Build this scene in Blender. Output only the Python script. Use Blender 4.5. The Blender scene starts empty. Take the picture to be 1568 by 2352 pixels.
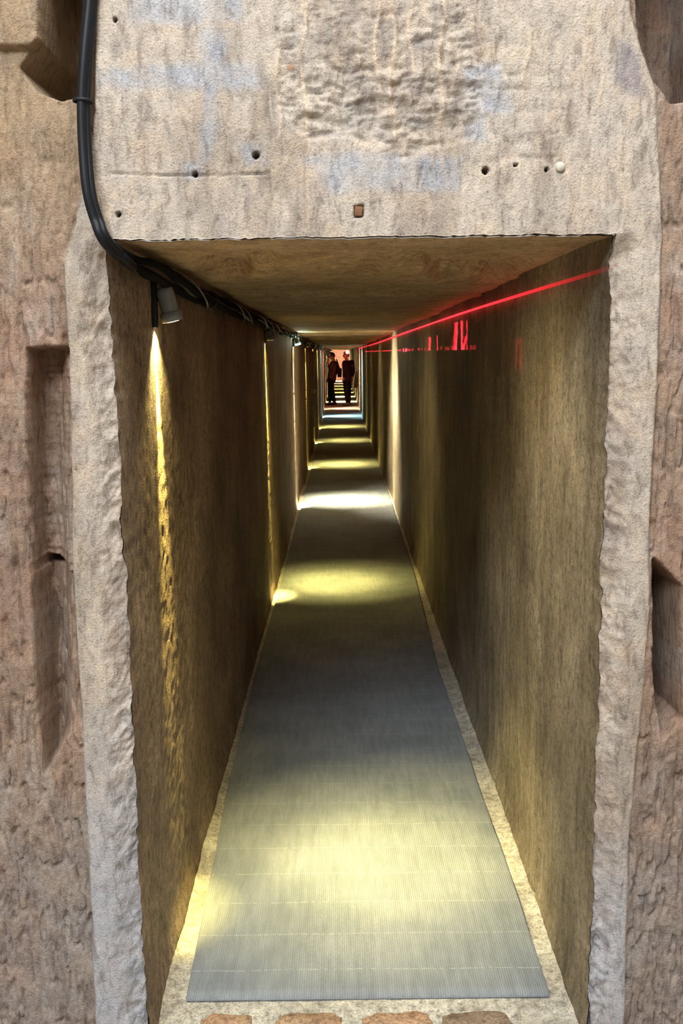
import bpy, bmesh, math, random
import numpy as np
from mathutils import Vector, Matrix, Euler

# ------------------------------------------------------------------ camera, world, light, exposure
sc = bpy.context.scene
col = sc.collection
H = 1.6                       # eye height
F_PX, IW, IH = 2253.0, 1568.0, 2352.0
PITCH, ROLL = math.radians(9.23), math.radians(-0.7)
cd = bpy.data.cameras.new('camera')
cd.sensor_fit = 'VERTICAL'; cd.sensor_height = 36.0; cd.lens = 36.0*F_PX/IH
cd.clip_start = 0.02; cd.clip_end = 200
cam = bpy.data.objects.new('camera', cd); col.objects.link(cam)
CAM_R = Matrix.Rotation(math.pi/2-PITCH, 3, 'X') @ Matrix.Rotation(ROLL, 3, 'Z')
cam.matrix_world = Matrix.Translation((0, 0, H)) @ CAM_R.to_4x4()
sc.camera = cam
vs = sc.view_settings
vs.view_transform = 'Standard'; vs.look = 'None'; vs.gamma = 1.0; vs.use_curve_mapping = False
vs.exposure = 0.8
w = bpy.data.worlds.new('world'); sc.world = w; w.use_nodes = True
bg = w.node_tree.nodes['Background']
bg.inputs[0].default_value = (1.0, 0.95, 0.90, 1); bg.inputs[1].default_value = 0.27

def area_light(name, loc, target, size, power, color):
    ld = bpy.data.lights.new(name, 'AREA'); ld.shape = 'RECTANGLE'
    ld.size, ld.size_y = size; ld.energy = power; ld.color = color
    o = bpy.data.objects.new(name, ld); col.objects.link(o); o.location = loc
    o.rotation_euler = (Vector(target)-Vector(loc)).to_track_quat('-Z', 'Y').to_euler()
    return o
# the open sky seen through the shaft above and behind the viewer
area_light('skylight', (-1.3, -2.6, 4.9), (0.1, 2.6, 0.6), (2.0, 1.6), 245, (0.82, 0.91, 1.0))
area_light('skylight_high', (0.25, 0.75, 5.2), (0.05, 2.08, 1.2), (1.6, 1.2), 85, (0.95, 0.97, 1.0))

# ------------------------------------------------------------------ helpers
def ray(px, py):
    d = CAM_R @ Vector(((px-IW/2)/F_PX, -(py-IH/2)/F_PX, -1.0))
    return d
def at_y(px, py, Y):                       # point of the plane y = Y
    d = ray(px, py); t = Y/d.y
    return Vector((d.x*t, Y, H+d.z*t))
def at_x(px, py, X):
    d = ray(px, py); t = X/d.x
    return Vector((X, d.y*t, H+d.z*t))
def at_z(px, py, Z=0.0):
    d = ray(px, py); t = (Z-H)/d.z
    return Vector((d.x*t, d.y*t, Z))
def project(X, Y, Z):                      # numpy arrays -> photo coordinates
    R = np.array(CAM_R.transposed())
    v = np.stack([X, Y, Z-H], 0).reshape(3, -1)
    c = R @ v
    px = IW/2 + F_PX*c[0]/-c[2]; py = IH/2 - F_PX*c[1]/-c[2]
    return px.reshape(X.shape), py.reshape(X.shape)

RNG = np.random.default_rng(11)
TAB = RNG.random((64, 256, 256)).astype(np.float32)*2-1
def vn(x, y, seed=0):
    t = TAB[seed % 64]
    xf = np.floor(x); yf = np.floor(y)
    fx = x-xf; fy = y-yf
    xi = xf.astype(np.int64) & 255; yi = yf.astype(np.int64) & 255
    x1 = (xi+1) & 255; y1 = (yi+1) & 255
    fx = fx*fx*fx*(fx*(fx*6-15)+10); fy = fy*fy*fy*(fy*(fy*6-15)+10)
    a = t[xi, yi]*(1-fx)+t[x1, yi]*fx
    b = t[xi, y1]*(1-fx)+t[x1, y1]*fx
    return a*(1-fy)+b*fy
def fbm(x, y, octs=4, seed=0, gain=0.5):
    s = 0; a = 1.0; n = 0
    for k in range(octs):
        s = s+a*vn(x+17.3*k, y-9.1*k, seed+k); n += a
        a *= gain; x = x*2.03; y = y*2.03
    return s/n
def ridged(x, y, octs=4, seed=0, gain=0.5):
    s = 0; a = 1.0; n = 0
    for k in range(octs):
        s = s+a*(1-2*np.abs(vn(x+7.7*k, y+3.1*k, seed+k))); n += a
        a *= gain; x = x*2.07; y = y*2.07
    return s/n
def sstep(a, b, x):
    t = np.clip((x-a)/(b-a), 0, 1)
    return t*t*(3-2*t)
def poly_sdf(px, py, pts):                 # > 0 inside
    d = np.full(px.shape, 1e18); inside = np.zeros(px.shape, bool)
    n = len(pts)
    for i in range(n):
        ax, ay = pts[i]; bx, by = pts[(i+1) % n]
        ex, ey = bx-ax, by-ay
        t = np.clip(((px-ax)*ex+(py-ay)*ey)/(ex*ex+ey*ey+1e-9), 0, 1)
        d = np.minimum(d, (px-ax-ex*t)**2+(py-ay-ey*t)**2)
        c = (ay > py) != (by > py)
        xi = ax+(py-ay)*ex/((by-ay) if by != ay else 1e-9)
        inside ^= c & (px < xi)
    d = np.sqrt(d)
    return np.where(inside, d, -d)
def lin(r, g, b):
    f = lambda c: (c/255/12.92 if c/255 <= .04045 else ((c/255+.055)/1.055)**2.4)
    return (f(r), f(g), f(b))

def np_mesh(name, verts, quads, mat, tone=None, parent=None, smooth=True):
    me = bpy.data.meshes.new(name)
    nv, nq = len(verts), len(quads)
    me.vertices.add(nv); me.vertices.foreach_set('co', np.ascontiguousarray(verts, np.float32).ravel())
    me.loops.add(nq*4); me.loops.foreach_set('vertex_index', np.ascontiguousarray(quads, np.int32).ravel())
    me.polygons.add(nq); me.polygons.foreach_set('loop_start', np.arange(0, nq*4, 4, dtype=np.int32))
    if tone is not None:
        a = me.attributes.new('tone', 'FLOAT_COLOR', 'POINT')
        c = np.ones((nv, 4), np.float32); c[:, :3] = tone
        a.data.foreach_set('color', c.ravel())
    me.update(calc_edges=True); me.validate()
    me.polygons.foreach_set('use_smooth', np.full(len(me.polygons), smooth))
    me.materials.append(mat)
    o = bpy.data.objects.new(name, me); col.objects.link(o)
    if parent: o.parent = parent
    return o
def grid_quads(n0, n1, flip=False):
    i = np.arange(n0-1)[:, None]*n1+np.arange(n1-1)[None, :]
    q = np.stack([i, i+1, i+n1+1, i+n1], -1).reshape(-1, 4)
    return q[:, ::-1] if flip else q
def submesh(verts, quads, tone):
    used = np.unique(quads); remap = np.full(len(verts), -1); remap[used] = np.arange(len(used))
    return verts[used], remap[quads], tone[used]

def tag(o, label=None, cat=None, group=None, kind=None):
    if label: o['label'] = label
    if cat: o['category'] = cat
    if group: o['group'] = group
    if kind: o['kind'] = kind
    return o
def empty(name, loc, rot=(0, 0, 0)):
    o = bpy.data.objects.new(name, None); col.objects.link(o)
    o.location = loc; o.rotation_euler = rot; o.empty_display_size = .05
    return o
def bm_obj(name, bm, mat, parent=None, smooth=True):
    me = bpy.data.meshes.new(name); bm.normal_update(); bm.to_mesh(me); bm.free()
    if smooth: me.polygons.foreach_set('use_smooth', [True]*len(me.polygons))
    me.materials.append(mat)
    o = bpy.data.objects.new(name, me); col.objects.link(o)
    if parent: o.parent = parent
    return o
def bm_box(bm, c, s, rot=None, bevel=0.0):
    r = bmesh.ops.create_cube(bm, size=1.0)
    vs_ = r['verts']
    bmesh.ops.scale(bm, verts=vs_, vec=s)
    if bevel:
        ed = list({e for v in vs_ for e in v.link_edges})
        g = bmesh.ops.bevel(bm, geom=ed, offset=bevel, segments=2, affect='EDGES', profile=.5)
        vs_ = list({v for f in g['faces'] for v in f.verts} | {v for v in vs_ if v.is_valid})
    if rot is not None: bmesh.ops.rotate(bm, verts=vs_, cent=(0, 0, 0), matrix=rot)
    bmesh.ops.translate(bm, verts=vs_, vec=c)
def bm_lathe(bm, prof, n=24, mat=None):    # prof: (r, z) list, axis z
    rings = []
    for r, z in prof:
        if r < 1e-6: rings.append([bm.verts.new((0, 0, z))])
        else: rings.append([bm.verts.new((r*math.cos(2*math.pi*k/n), r*math.sin(2*math.pi*k/n), z)) for k in range(n)])
    allv = [v for r in rings for v in r]
    for a, b in zip(rings, rings[1:]):
        for k in range(n):
            q = [a[k % len(a)], a[(k+1) % len(a)], b[(k+1) % len(b)], b[k % len(b)]]
            q = list(dict.fromkeys(q))
            if len(q) >= 3: bm.faces.new(q)
    bmesh.ops.recalc_face_normals(bm, faces=bm.faces[:])
    if mat is not None: bmesh.ops.transform(bm, matrix=mat, verts=allv)
def tube(bm, pts, rad, n=10):
    pts = [Vector(p) for p in pts]
    rs = rad if isinstance(rad, (list, tuple)) else [rad]*len(pts)
    up = Vector((0.13, 0.2, 1)).normalized(); prev = None
    for i, p in enumerate(pts):
        d = (pts[min(i+1, len(pts)-1)]-pts[max(i-1, 0)]).normalized()
        u = up-d*up.dot(d)
        if u.length < 1e-3: u = Vector((1, 0, 0))-d*d.x
        u.normalize(); up = u; v = d.cross(u)
        ring = [bm.verts.new(p+(u*math.cos(2*math.pi*k/n)+v*math.sin(2*math.pi*k/n))*rs[i]) for k in range(n)]
        if prev:
            for k in range(n): bm.faces.new((prev[k], prev[(k+1) % n], ring[(k+1) % n], ring[k]))
        else: bm.faces.new(ring[::-1])
        prev = ring
    bm.faces.new(prev)
def smooth_path(pts, per=8):
    pts = [Vector(p) for p in pts]; out = []
    for i in range(len(pts)-1):
        p0 = pts[max(i-1, 0)]; p1 = pts[i]; p2 = pts[i+1]; p3 = pts[min(i+2, len(pts)-1)]
        for k in range(per):
            t = k/per
            out.append(.5*((2*p1)+(p2-p0)*t+(2*p0-5*p1+4*p2-p3)*t*t+(3*p1-p0-3*p2+p3)*t**3))
    return out+[pts[-1]]

# ------------------------------------------------------------------ materials
class NT:
    def __init__(s, name):
        s.m = bpy.data.materials.new(name); s.m.use_nodes = True
        s.t = s.m.node_tree; s.b = s.t.nodes['Principled BSDF']
    def n(s, typ, **kw):
        nd = s.t.nodes.new(typ)
        for k, v in kw.items():
            if k in nd.inputs.keys() if isinstance(k, str) else False: nd.inputs[k].default_value = v
            else: setattr(nd, k, v)
        return nd
    def l(s, a, b): s.t.links.new(a, b)
    def coords(s, scale=(1, 1, 1)):
        tc = s.n('ShaderNodeTexCoord'); mp = s.n('ShaderNodeMapping')
        mp.inputs['Scale'].default_value = scale
        s.l(tc.outputs['Object'], mp.inputs['Vector']); return mp.outputs[0]
    def noise(s, co, scale, detail=4, rough=.55, dist=0):
        nd = s.n('ShaderNodeTexNoise'); nd.inputs['Scale'].default_value = scale
        nd.inputs['Detail'].default_value = detail; nd.inputs['Roughness'].default_value = rough
        nd.inputs['Distortion'].default_value = dist
        s.l(co, nd.inputs['Vector']); return nd.outputs['Fac']
    def ramp(s, fac, stops):
        r = s.n('ShaderNodeValToRGB'); e = r.color_ramp.elements
        while len(e) < len(stops): e.new(.5)
        for el, (p, c) in zip(e, stops): el.position = p; el.color = (*c, 1) if len(c) == 3 else c
        s.l(fac, r.inputs[0]); return r.outputs[0]
    def mix(s, fac, a, b, mode='MIX'):
        m = s.n('ShaderNodeMix'); m.data_type = 'RGBA'; m.blend_type = mode
        for sock, v in ((m.inputs[0], fac), (m.inputs[6], a), (m.inputs[7], b)):
            if hasattr(v, 'is_linked'): s.l(v, sock)
            elif isinstance(v, (int, float)): sock.default_value = v
            else: sock.default_value = (*v, 1)
        return m.outputs[2]
    def bump(s, h, dist=.002, strength=1.0, normal=None):
        b = s.n('ShaderNodeBump'); b.inputs['Distance'].default_value = dist; b.inputs['Strength'].default_value = strength
        s.l(h, b.inputs['Height'])
        if normal: s.l(normal, b.inputs['Normal'])
        s.l(b.outputs[0], s.b.inputs['Normal']); return b.outputs[0]
    def base(s, c, rough=.8, metal=0, spec=.3):
        if hasattr(c, 'is_linked'): s.l(c, s.b.inputs['Base Color'])
        else: s.b.inputs['Base Color'].default_value = (*c, 1)
        s.b.inputs['Roughness'].default_value = rough; s.b.inputs['Metallic'].default_value = metal
        s.b.inputs['Specular IOR Level'].default_value = spec
        return s.m

def mat_plain(name, c, rough=.6, metal=0, spec=.4, var=.12, scale=60, bump=.0004):
    t = NT(name); co = t.coords()
    f = t.noise(co, scale, 3)
    d = tuple(x*(1-var) for x in c); e = tuple(min(1, x*(1+var)) for x in c)
    cc = t.ramp(f, [(.3, d), (.7, e)])
    if bump: t.bump(f, bump, .6)
    return t.base(cc, rough, metal, spec)
def mat_emit(name, c, strength):
    t = NT(name); t.base((.8, .8, .8), .4)
    t.b.inputs['Emission Color'].default_value = (*c, 1); t.b.inputs['Emission Strength'].default_value = strength
    return t.m

def mat_facade():                          # carved tufa: tone attribute = the stone's colour patches, some shade and daylight painted in
    t = NT('carved_stone'); co = t.coords(); cv = t.coords((1, 1, .35))
    a = t.n('ShaderNodeAttribute'); a.attribute_name = 'tone'
    f1 = t.noise(cv, 55, 5, .62, .6); f2 = t.noise(co, 230, 4, .65); f3 = t.noise(co, 14, 3)
    c = t.mix(1.0, a.outputs['Color'], t.ramp(f1, [(.27, (.52, .49, .47)), (.47, (1, 1, 1)), (.75, (1.28, 1.25, 1.2))]), 'MULTIPLY')
    c = t.mix(1.0, c, t.ramp(f2, [(.28, (.62, .59, .57)), (.45, (1, 1, 1)), (.7, (1.12, 1.12, 1.12))]), 'MULTIPLY')
    c = t.mix(.5, c, t.ramp(f3, [(.3, (.86, .90, .97)), (.7, (1.10, 1.02, .92))]), 'MULTIPLY')
    b1 = t.n('ShaderNodeMath', operation='MULTIPLY_ADD'); t.l(f1, b1.inputs[0]); b1.inputs[1].default_value = 1.6; t.l(f2, b1.inputs[2])
    t.bump(b1.outputs[0], .0036, 1.0)
    return t.base(c, .88, 0, .2)
def mat_tunnel(name, c0, c1, stretch=.22, axis='z', dark=.62, bump=.0016, streak=24):
    t = NT(name); co = t.coords()
    s = {'z': (1, 1, stretch), 'y': (1, stretch, 1), 'n': (1, 1, 1)}[axis]
    cs = t.coords(s)
    f1 = t.noise(cs, streak, 6, .6, .4); f2 = t.noise(co, 1.6, 4, .6); f3 = t.noise(co, 190, 3, .6); f4 = t.noise(cs, 5.0, 4, .55, .8)
    c = t.ramp(f2, [(.3, c0), (.7, c1)])
    c = t.mix(1.0, c, t.ramp(f1, [(.3, (dark,)*3), (.52, (1, 1, 1)), (.75, (1.18, 1.16, 1.1))]), 'MULTIPLY')
    c = t.mix(.8, c, t.ramp(f4, [(.32, (.66, .62, .56)), (.6, (1.1, 1.08, 1.05))]), 'MULTIPLY')
    c = t.mix(1.0, c, t.ramp(f3, [(.3, (.5, .48, .46)), (.5, (1, 1, 1)), (.72, (1.25, 1.25, 1.22))]), 'MULTIPLY')
    f5 = t.noise(co, 48, 4, .7); c = t.mix(1.0, c, t.ramp(f5, [(.32, (.55, .53, .5)), (.5, (1, 1, 1)), (.7, (1.2, 1.19, 1.15))]), 'MULTIPLY')
    m = t.n('ShaderNodeMath', operation='MULTIPLY_ADD'); t.l(f1, m.inputs[0]); m.inputs[1].default_value = 1.2; t.l(f3, m.inputs[2])
    t.bump(m.outputs[0], bump, .9)
    return t.base(c, .72, 0, .35)
def mat_carpet():
    t = NT('ribbed_runner'); co = t.coords()
    wv = t.n('ShaderNodeTexWave', wave_type='BANDS', bands_direction='X'); wv.inputs['Scale'].default_value = 52
    wv.inputs['Distortion'].default_value = .5; wv.inputs['Detail'].default_value = 1
    t.l(co, wv.inputs['Vector'])
    f = t.noise(co, 420, 3, .7); g = t.noise(co, 3.2, 4, .6); fl = t.noise(t.coords((1, .12, 1)), 60, 4, .6)
    c = t.ramp(g, [(.3, lin(120, 124, 125)), (.7, lin(142, 144, 143))])
    c = t.mix(1, c, t.ramp(f, [(.3, (.66,)*3), (.65, (1.2,)*3)]), 'MULTIPLY')
    c = t.mix(.35, c, t.ramp(wv.outputs['Color'], [(0, (.6,)*3), (.6, (1.1,)*3)]), 'MULTIPLY')
    c = t.mix(.7, c, t.ramp(fl, [(.3, (.78,)*3), (.7, (1.16,)*3)]), 'MULTIPLY')
    # pale worn ridges of the mat's own grid, broken up by traffic
    sp = t.n('ShaderNodeSeparateXYZ'); t.l(co, sp.inputs[0])
    br = t.noise(t.coords((40, 9, 1)), 1.6, 2)
    wob = t.noise(co, 5, 2)
    for ax, per, off, wd, strg in ((1, .16, .055, .0044, .26), (0, .152, .064, .0022, .10)):
        wm = t.n('ShaderNodeMath', operation='MULTIPLY_ADD'); t.l(wob, wm.inputs[0]); wm.inputs[1].default_value = .014; t.l(sp.outputs[ax], wm.inputs[2])
        m1 = t.n('ShaderNodeMath', operation='ADD'); t.l(wm.outputs[0], m1.inputs[0]); m1.inputs[1].default_value = off
        m2 = t.n('ShaderNodeMath', operation='PINGPONG'); t.l(m1.outputs[0], m2.inputs[0]); m2.inputs[1].default_value = per/2
        m3 = t.n('ShaderNodeMath', operation='LESS_THAN'); t.l(m2.outputs[0], m3.inputs[0]); m3.inputs[1].default_value = wd/2
        m4 = t.n('ShaderNodeMath', operation='MULTIPLY'); t.l(m3.outputs[0], m4.inputs[0])
        rr = t.ramp(br, [(.40, (0, 0, 0)), (.56, (strg,)*3)]); t.l(rr, m4.inputs[1])
        c = t.mix(m4.outputs[0], c, lin(196, 198, 190))
    m = t.n('ShaderNodeMath', operation='ADD'); t.l(wv.outputs['Color'], m.inputs[0]); t.l(f, m.inputs[1])
    t.bump(m.outputs[0], .0012, .7)
    return t.base(c, .8, 0, .3)

M = {}
M['facade'] = mat_facade()
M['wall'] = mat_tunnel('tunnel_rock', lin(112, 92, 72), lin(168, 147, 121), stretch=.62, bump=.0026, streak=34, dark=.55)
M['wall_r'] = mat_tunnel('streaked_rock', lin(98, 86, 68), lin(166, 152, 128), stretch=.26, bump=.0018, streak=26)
M['wall_far'] = mat_tunnel('end_rock', lin(190, 150, 135), lin(210, 170, 150))
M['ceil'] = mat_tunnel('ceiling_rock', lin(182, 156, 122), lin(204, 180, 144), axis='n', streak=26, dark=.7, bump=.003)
M['floor'] = mat_tunnel('concrete_floor', lin(168, 162, 150), lin(190, 184, 170), axis='n', dark=.78, bump=.0008, streak=30)
M['ground'] = mat_tunnel('outside_stone', lin(150, 132, 114), lin(176, 158, 138), axis='n', dark=.75, streak=18)
M['stone'] = mat_tunnel('red_stone', lin(172, 126, 100), lin(192, 166, 134), axis='n', dark=.6, streak=60)
M['stone_b'] = mat_tunnel('brown_stone', lin(140, 118, 100), lin(164, 146, 124), axis='n', dark=.7, streak=40)
M['carpet'] = mat_carpet()
M['black'] = mat_plain('black_rubber', (.007, .007, .008), .5, 0, .25)
M['black2'] = mat_plain('dark_plastic', (.010, .0095, .009), .55, 0, .25)
M['dusty'] = mat_plain('dull_black_rubber', (.008, .0075, .007), .95, 0, .04)
M['wire'] = mat_plain('grey_glint_strand', (.10, .10, .095), .3, 0, .5)  # for the thin strands standing in for glints on the cables
M['white'] = mat_plain('white_plastic', lin(205, 203, 196), .5)
M['grey'] = mat_plain('grey_enamel', lin(128, 132, 132), .4, .1, .5, .05)
M['rust'] = mat_plain('rusty_plug', lin(120, 84, 60), .9, 0, .2, .3, 90, .001)
M['pale'] = mat_plain('pale_plug', lin(186, 178, 158), .9, 0, .2, .15, 90, .001)
M['grate'] = mat_plain('brushed_edge_strip', lin(190, 186, 176), .35, .7)

# ------------------------------------------------------------------ the carved front and its doorway
Y0 = 2.08
XL, XR, ZC = -0.476, 0.568, 1.834
def axis_samples(segs):
    out = []
    for a, b, step in segs:
        n = max(1, int(round((b-a)/step))); out.append(np.linspace(a, b, n, endpoint=False))
    return np.concatenate(out+[[segs[-1][1]]])
gx = axis_samples([(-1.7, -.80, .03), (-.80, XL, .003), (XL, XR, .003), (XR, .84, .003), (.84, 1.9, .03)])
gz = axis_samples([(-.04, ZC, .0034), (ZC, 2.52, .0030), (2.52, 3.2, .03)])
iL = int(np.argmin(abs(gx-XL))); iR = int(np.argmin(abs(gx-XR))); jC = int(np.argmin(abs(gz-ZC)))
X, Z = np.meshgrid(gx, gz, indexing='ij')
below = Z <= ZC+1e-6
# ragged edges of the opening: the grid columns follow them
eL = .006*fbm(gz*9, gz*0+3, 3, 1)+.004*fbm(gz*40, gz*0+1, 3, 2)-.006*sstep(1.60, 1.80, gz)+.010*sstep(.9, .2, gz)*0
eR = .006*fbm(gz*9, gz*0+8, 3, 5)+.005*fbm(gz*40, gz*0+5, 3, 6)
eC = .0030*fbm(gx*22, gx*0+4, 4, 3)+.0012*vn(gx*110, gx*0, 4)
fall = lambda d, r: np.clip(1-np.abs(d)/r, 0, 1)
zt = np.minimum(1, np.clip((ZC-Z)/.02, 0, 1))
Xw = X+eL[None, :]*fall(X-XL, .06)*zt+eR[None, :]*fall(X-XR, .06)*zt
Zw = Z+eC[:, None]*fall(Z-ZC, .05)*np.clip(np.minimum(X-XL, XR-X)/.02+1, 0, 1)
px, py = project(Xw, np.full(X.shape, Y0), Zw)
wx = 9*fbm(X*16, Z*10, 4, 8); wy = 9*fbm(X*16+9, Z*10, 4, 9)
qx, qy = px+wx, py+wy
sl = lambda pts: np.array(pts, float)
def edge_x(y, pts): return np.interp(y, [p[1] for p in pts], [p[0] for p in pts])
oL = edge_x(py, [(222, -400), (218, 260), (196, 420), (150, 600), (158, 800), (168, 1310), (192, 1700), (208, 2000), (222, 2400)])
oR = edge_x(py, [(1440, -400), (1446, 30), (1470, 120), (1503, 210), (1518, 545), (1506, 900), (1490, 1200), (1488, 1400), (1468, 1650), (1445, 1900), (1430, 2400)])
oL2 = oL+.35*wx; oR2 = oR+.35*wx
inner = sstep(-5, 6, px-oL2)*sstep(-5, 6, oR2-px)             # door surround vs. rough rock
jamb = sstep(ZC+.004, ZC-.05, Z)
h = np.zeros(X.shape)
h += .014*inner*(1-.8*sstep(250, 420, py)*sstep(640, 560, py)*(px < 700))
# rough rock left and right: upright flakes
wpx = X+.012*fbm(X*14, Z*7, 3, 12); wpz = Z+.03*fbm(X*9, Z*9, 3, 13)
fl = ridged(wpx*50, wpz*9, 4, 14)*.5+fbm(wpx*80, wpz*17, 4, 18)*.5-.8*sstep(.45, .85, ridged(wpx*58+5, wpz*10, 2, 57))
topsoft = sstep(700, 250, py)                                  # calmer near the top
h += (1-inner)*(.0105*fl*(1-.6*topsoft)+.010*fbm(X*7, Z*3.2, 3, 20)+.0016*fbm(X*190, Z*110, 3, 22))
# smooth face of surround
h += inner*(.0012*fbm(X*60, Z*45, 4, 24)+.0006*fbm(X*240, Z*170, 2, 26)+.003*fbm(X*5, Z*3, 3, 27))
# chamfered, hacked inner edge of the jambs
dL = (XL+eL[None, :]-Xw); dR = (Xw-XR-eR[None, :])
chL = jamb*sstep(.060, .0, np.where(dL > -1e-6, dL, 0)+.010*fbm(X*8, Z*8, 3, 28))*(px < 700)
chR = jamb*sstep(.066, .0, np.where(dR > -1e-6, dR, 0)+.012*fbm(X*8, Z*8, 3, 29))*(px > 700)
cc, ss_ = math.cos(math.radians(62)), math.sin(math.radians(62))
def diag(sgn, seed):
    u = (X*ss_-sgn*Z*cc); v = (sgn*X*cc+Z*ss_)
    u2 = u+.012*fbm(u*14, v*9, 3, seed+3)
    return .6*ridged(u2*38, v*13, 3, seed)+.4*fbm(u2*85, v*34, 4, seed+5)
gate = lambda s: .35+.65*sstep(-.15, .35, fbm(X*5, Z*5, 3, s))
h -= chL*(.034-.025*diag(1, 31)*gate(52)); h -= chR*(.032-.026*diag(-1, 36)*gate(53))
h += np.where(chL+chR > .1, .005*fbm(X*22, Z*16, 3, 44)+.0022*fbm(X*120, Z*90, 3, 45), 0)
# lintel: hacked field, drip ribs
lint = inner*(~below)
P_h = [(655, -200), (1080, -200), (1090, 60), (1120, 190), (1085, 330), (1010, 345), (930, 375), (800, 320), (690, 330), (632, 250), (640, 150), (610, 80), (640, 40)]
hs = poly_sdf(qx, qy, P_h); hk = lint*sstep(-4, 14, hs)
gx_ = X+.02*fbm(X*12, Z*12, 3, 47); gz_w = Z+.02*fbm(X*12+5, Z*12, 3, 48)
h -= hk*(.0028+.0125*(.25+.75*sstep(-.25, .35, fbm(X*8, Z*10, 3, 49)))*np.clip(ridged(gx_*19, gz_w*36, 4, 40), -.4, 1)+.002*fbm(X*95, Z*95, 3, 41))
hk2 = lint*sstep(0, 40, poly_sdf(qx, qy, [(1040, 120), (1180, 60), (1330, 200), (1300, 420), (1180, 400), (1060, 420)]))
h -= hk2*.0045*np.clip(ridged(X*17, Z*22, 3, 46)+.1, 0, 1)
lw = lint*sstep(-10, 30, qx-690*0-230)
h += lint*.0014*fbm(X*55, Z*9, 4, 42)
rib = np.zeros(X.shape)
for x0, y0, y1, a, wd in ((640, 60, 330, .9, 5), (697, -50, 320, 1, 6), (742, 300, 340, .6, 6), (770, 40, 300, .5, 4), (795, 300, 345, .7, 5), (830, 90, 180, .5, 4),
                          (868, -60, 220, .9, 5), (903, -60, 330, 1, 5), (945, -60, 170, .9, 5), (935, 330, 385, .8, 5), (1012, -60, 290, 1, 6), (1012, 320, 390, .7, 5),
                          (988, 350, 395, .6, 5), (1040, 20, 240, .5, 4), (1205, 80, 240, .7, 5), (1228, 330, 400, .6, 6), (1338, 50, 250, .8, 5), (1372, 150, 250, .7, 4), (1425, 280, 500, .6, 6), (1300, 360, 500, .4, 6)):
    m_ = np.exp(-((px+.8*wx-x0-6*np.sin(py/31+x0))/wd)**2)*sstep(y0-20, y0+20, py)*sstep(y1+15, y1-15, py)
    rib = np.maximum(rib, a*m_)
rib *= lint
h += .0042*rib
# crack, drill holes and cut-outs
def crack(pts, wd, dep):
    yc = np.interp(px, [p[0] for p in pts], [p[1] for p in pts])+1.5*vn(px/9, px*0, 50)
    k = sstep(pts[0][0]-3, pts[0][0]+10, px)*sstep(pts[-1][0]+3, pts[-1][0]-10, px)
    return dep*k*np.exp(-((py-yc)/wd)**2)*(.45+.55*sstep(-.3, .2, vn(px/38, px*0+3, 51)))
h -= crack([(252, 400), (330, 402), (420, 404), (520, 403), (622, 398)], 2.3, .007)*lint
hole = np.zeros(X.shape)
for x0, y0, r in ((588, 358, 7), (448, 400, 5.5), (1113, 394, 7.5), (272, 493, 5.5), (1252, 392, 4), (267, 50, 4), (1182, 381, 3.5)):
    hole = np.maximum(hole, sstep(r+2, r-2, np.hypot(px-x0, py-y0)))
h -= .03*hole
h -= .016*lint*sstep(-2, 4, poly_sdf(qx*.5+px*.5, qy*.5+py*.5, [(812, 474), (835, 473), (836, 501), (811, 502)]))
h -= .004*lint*sstep(3.2, 1.2, np.abs(np.hypot(px-1283, py-386)-14))
# niches and hollows in the rock beside the doorway
def niche(pts, dep, soft=6, wob=.6):
    return dep*sstep(-soft, soft, poly_sdf(px+wob*wx, py+wob*wy, pts))
n1 = niche([(62, 800), (172, 796), (172, 1312), (74, 1316), (66, 1100)], .11, 5)*(.25+.75*sstep(160, 95, px))
n2 = niche([(76, 1300), (178, 1318), (186, 1560), (196, 1640), (140, 1700), (106, 1770), (92, 1640)], .13, 9)*(.1+.9*sstep(178, 95, px))
n3 = niche([(1502, 1290), (1560, 1350), (1564, 1650), (1524, 1690), (1506, 1560)], .22, 9)*(.3+.7*sstep(1500, 1552, px))
n4 = niche([(100, -140), (196, -140), (192, 120), (180, 215), (140, 226), (92, 205), (52, 158), (72, 122), (100, 100)], .24, 10)*(.7+.3*sstep(190, 110, px+.25*py-40))
n5 = niche([(1440, -400), (1700, -400), (1700, 200), (1548, 226), (1512, 180), (1476, 90)], .40, 12)*(.45+.55*sstep(1470, 1568, px))
hb = .020*sstep(-6, 6, poly_sdf(px+.4*wx, py+.4*wy, [(-500, -500), (101, -500), (101, 76), (84, 112), (20, 112), (-500, 110)]))
strat = .004*ridged(X*8, Z*60, 3, 55)
h += hb*(1-inner)-(n1+n2+n3+n4+n5)*(1-.97*inner)+(n1+n3 > .01)*(1-inner)*strat
Yw = Y0-h
rock_verts = np.stack([Xw, Yw, Zw], -1)

# the stone's colours, with some shade and cool daylight painted in
def mixc(c, m, tgt): return c*(1-m[..., None])+np.array(lin(*tgt))*m[..., None]
tone = np.zeros(X.shape+(3,)); tone[:] = lin(168, 141, 119)
v1 = sstep(-.3, .5, fbm(X*6, Z*2.4, 4, 60)); tone = mixc(tone, .7*v1, (150, 123, 104))
tone = mixc(tone, .55*sstep(.0, .5, fbm(X*30, Z*9, 4, 61)), (186, 168, 152))
tone = mixc(tone, .4*sstep(.1, .6, fbm(X*9+4, Z*5, 3, 62)), (172, 128, 104))
tone = mixc(tone, .75*sstep(750, 200, py)*sstep(300, 150, px), (172, 146, 112))
tone = mixc(tone, .55*sstep(1650, 2100, py+120*fbm(X*6, Z*6, 3, 63)), (160, 152, 144))  # lower rock greyed, the cool daylight painted into its colour
ti = np.zeros(tone.shape); ti[:] = lin(203, 189, 170)
ti = mixc(ti, .75*sstep(-.1, .4, fbm(X*14, Z*3.5, 4, 64)), (176, 160, 140))
ti = mixc(ti, .5*sstep(.1, .5, fbm(X*42, Z*14, 4, 65)), (168, 154, 138))
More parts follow.
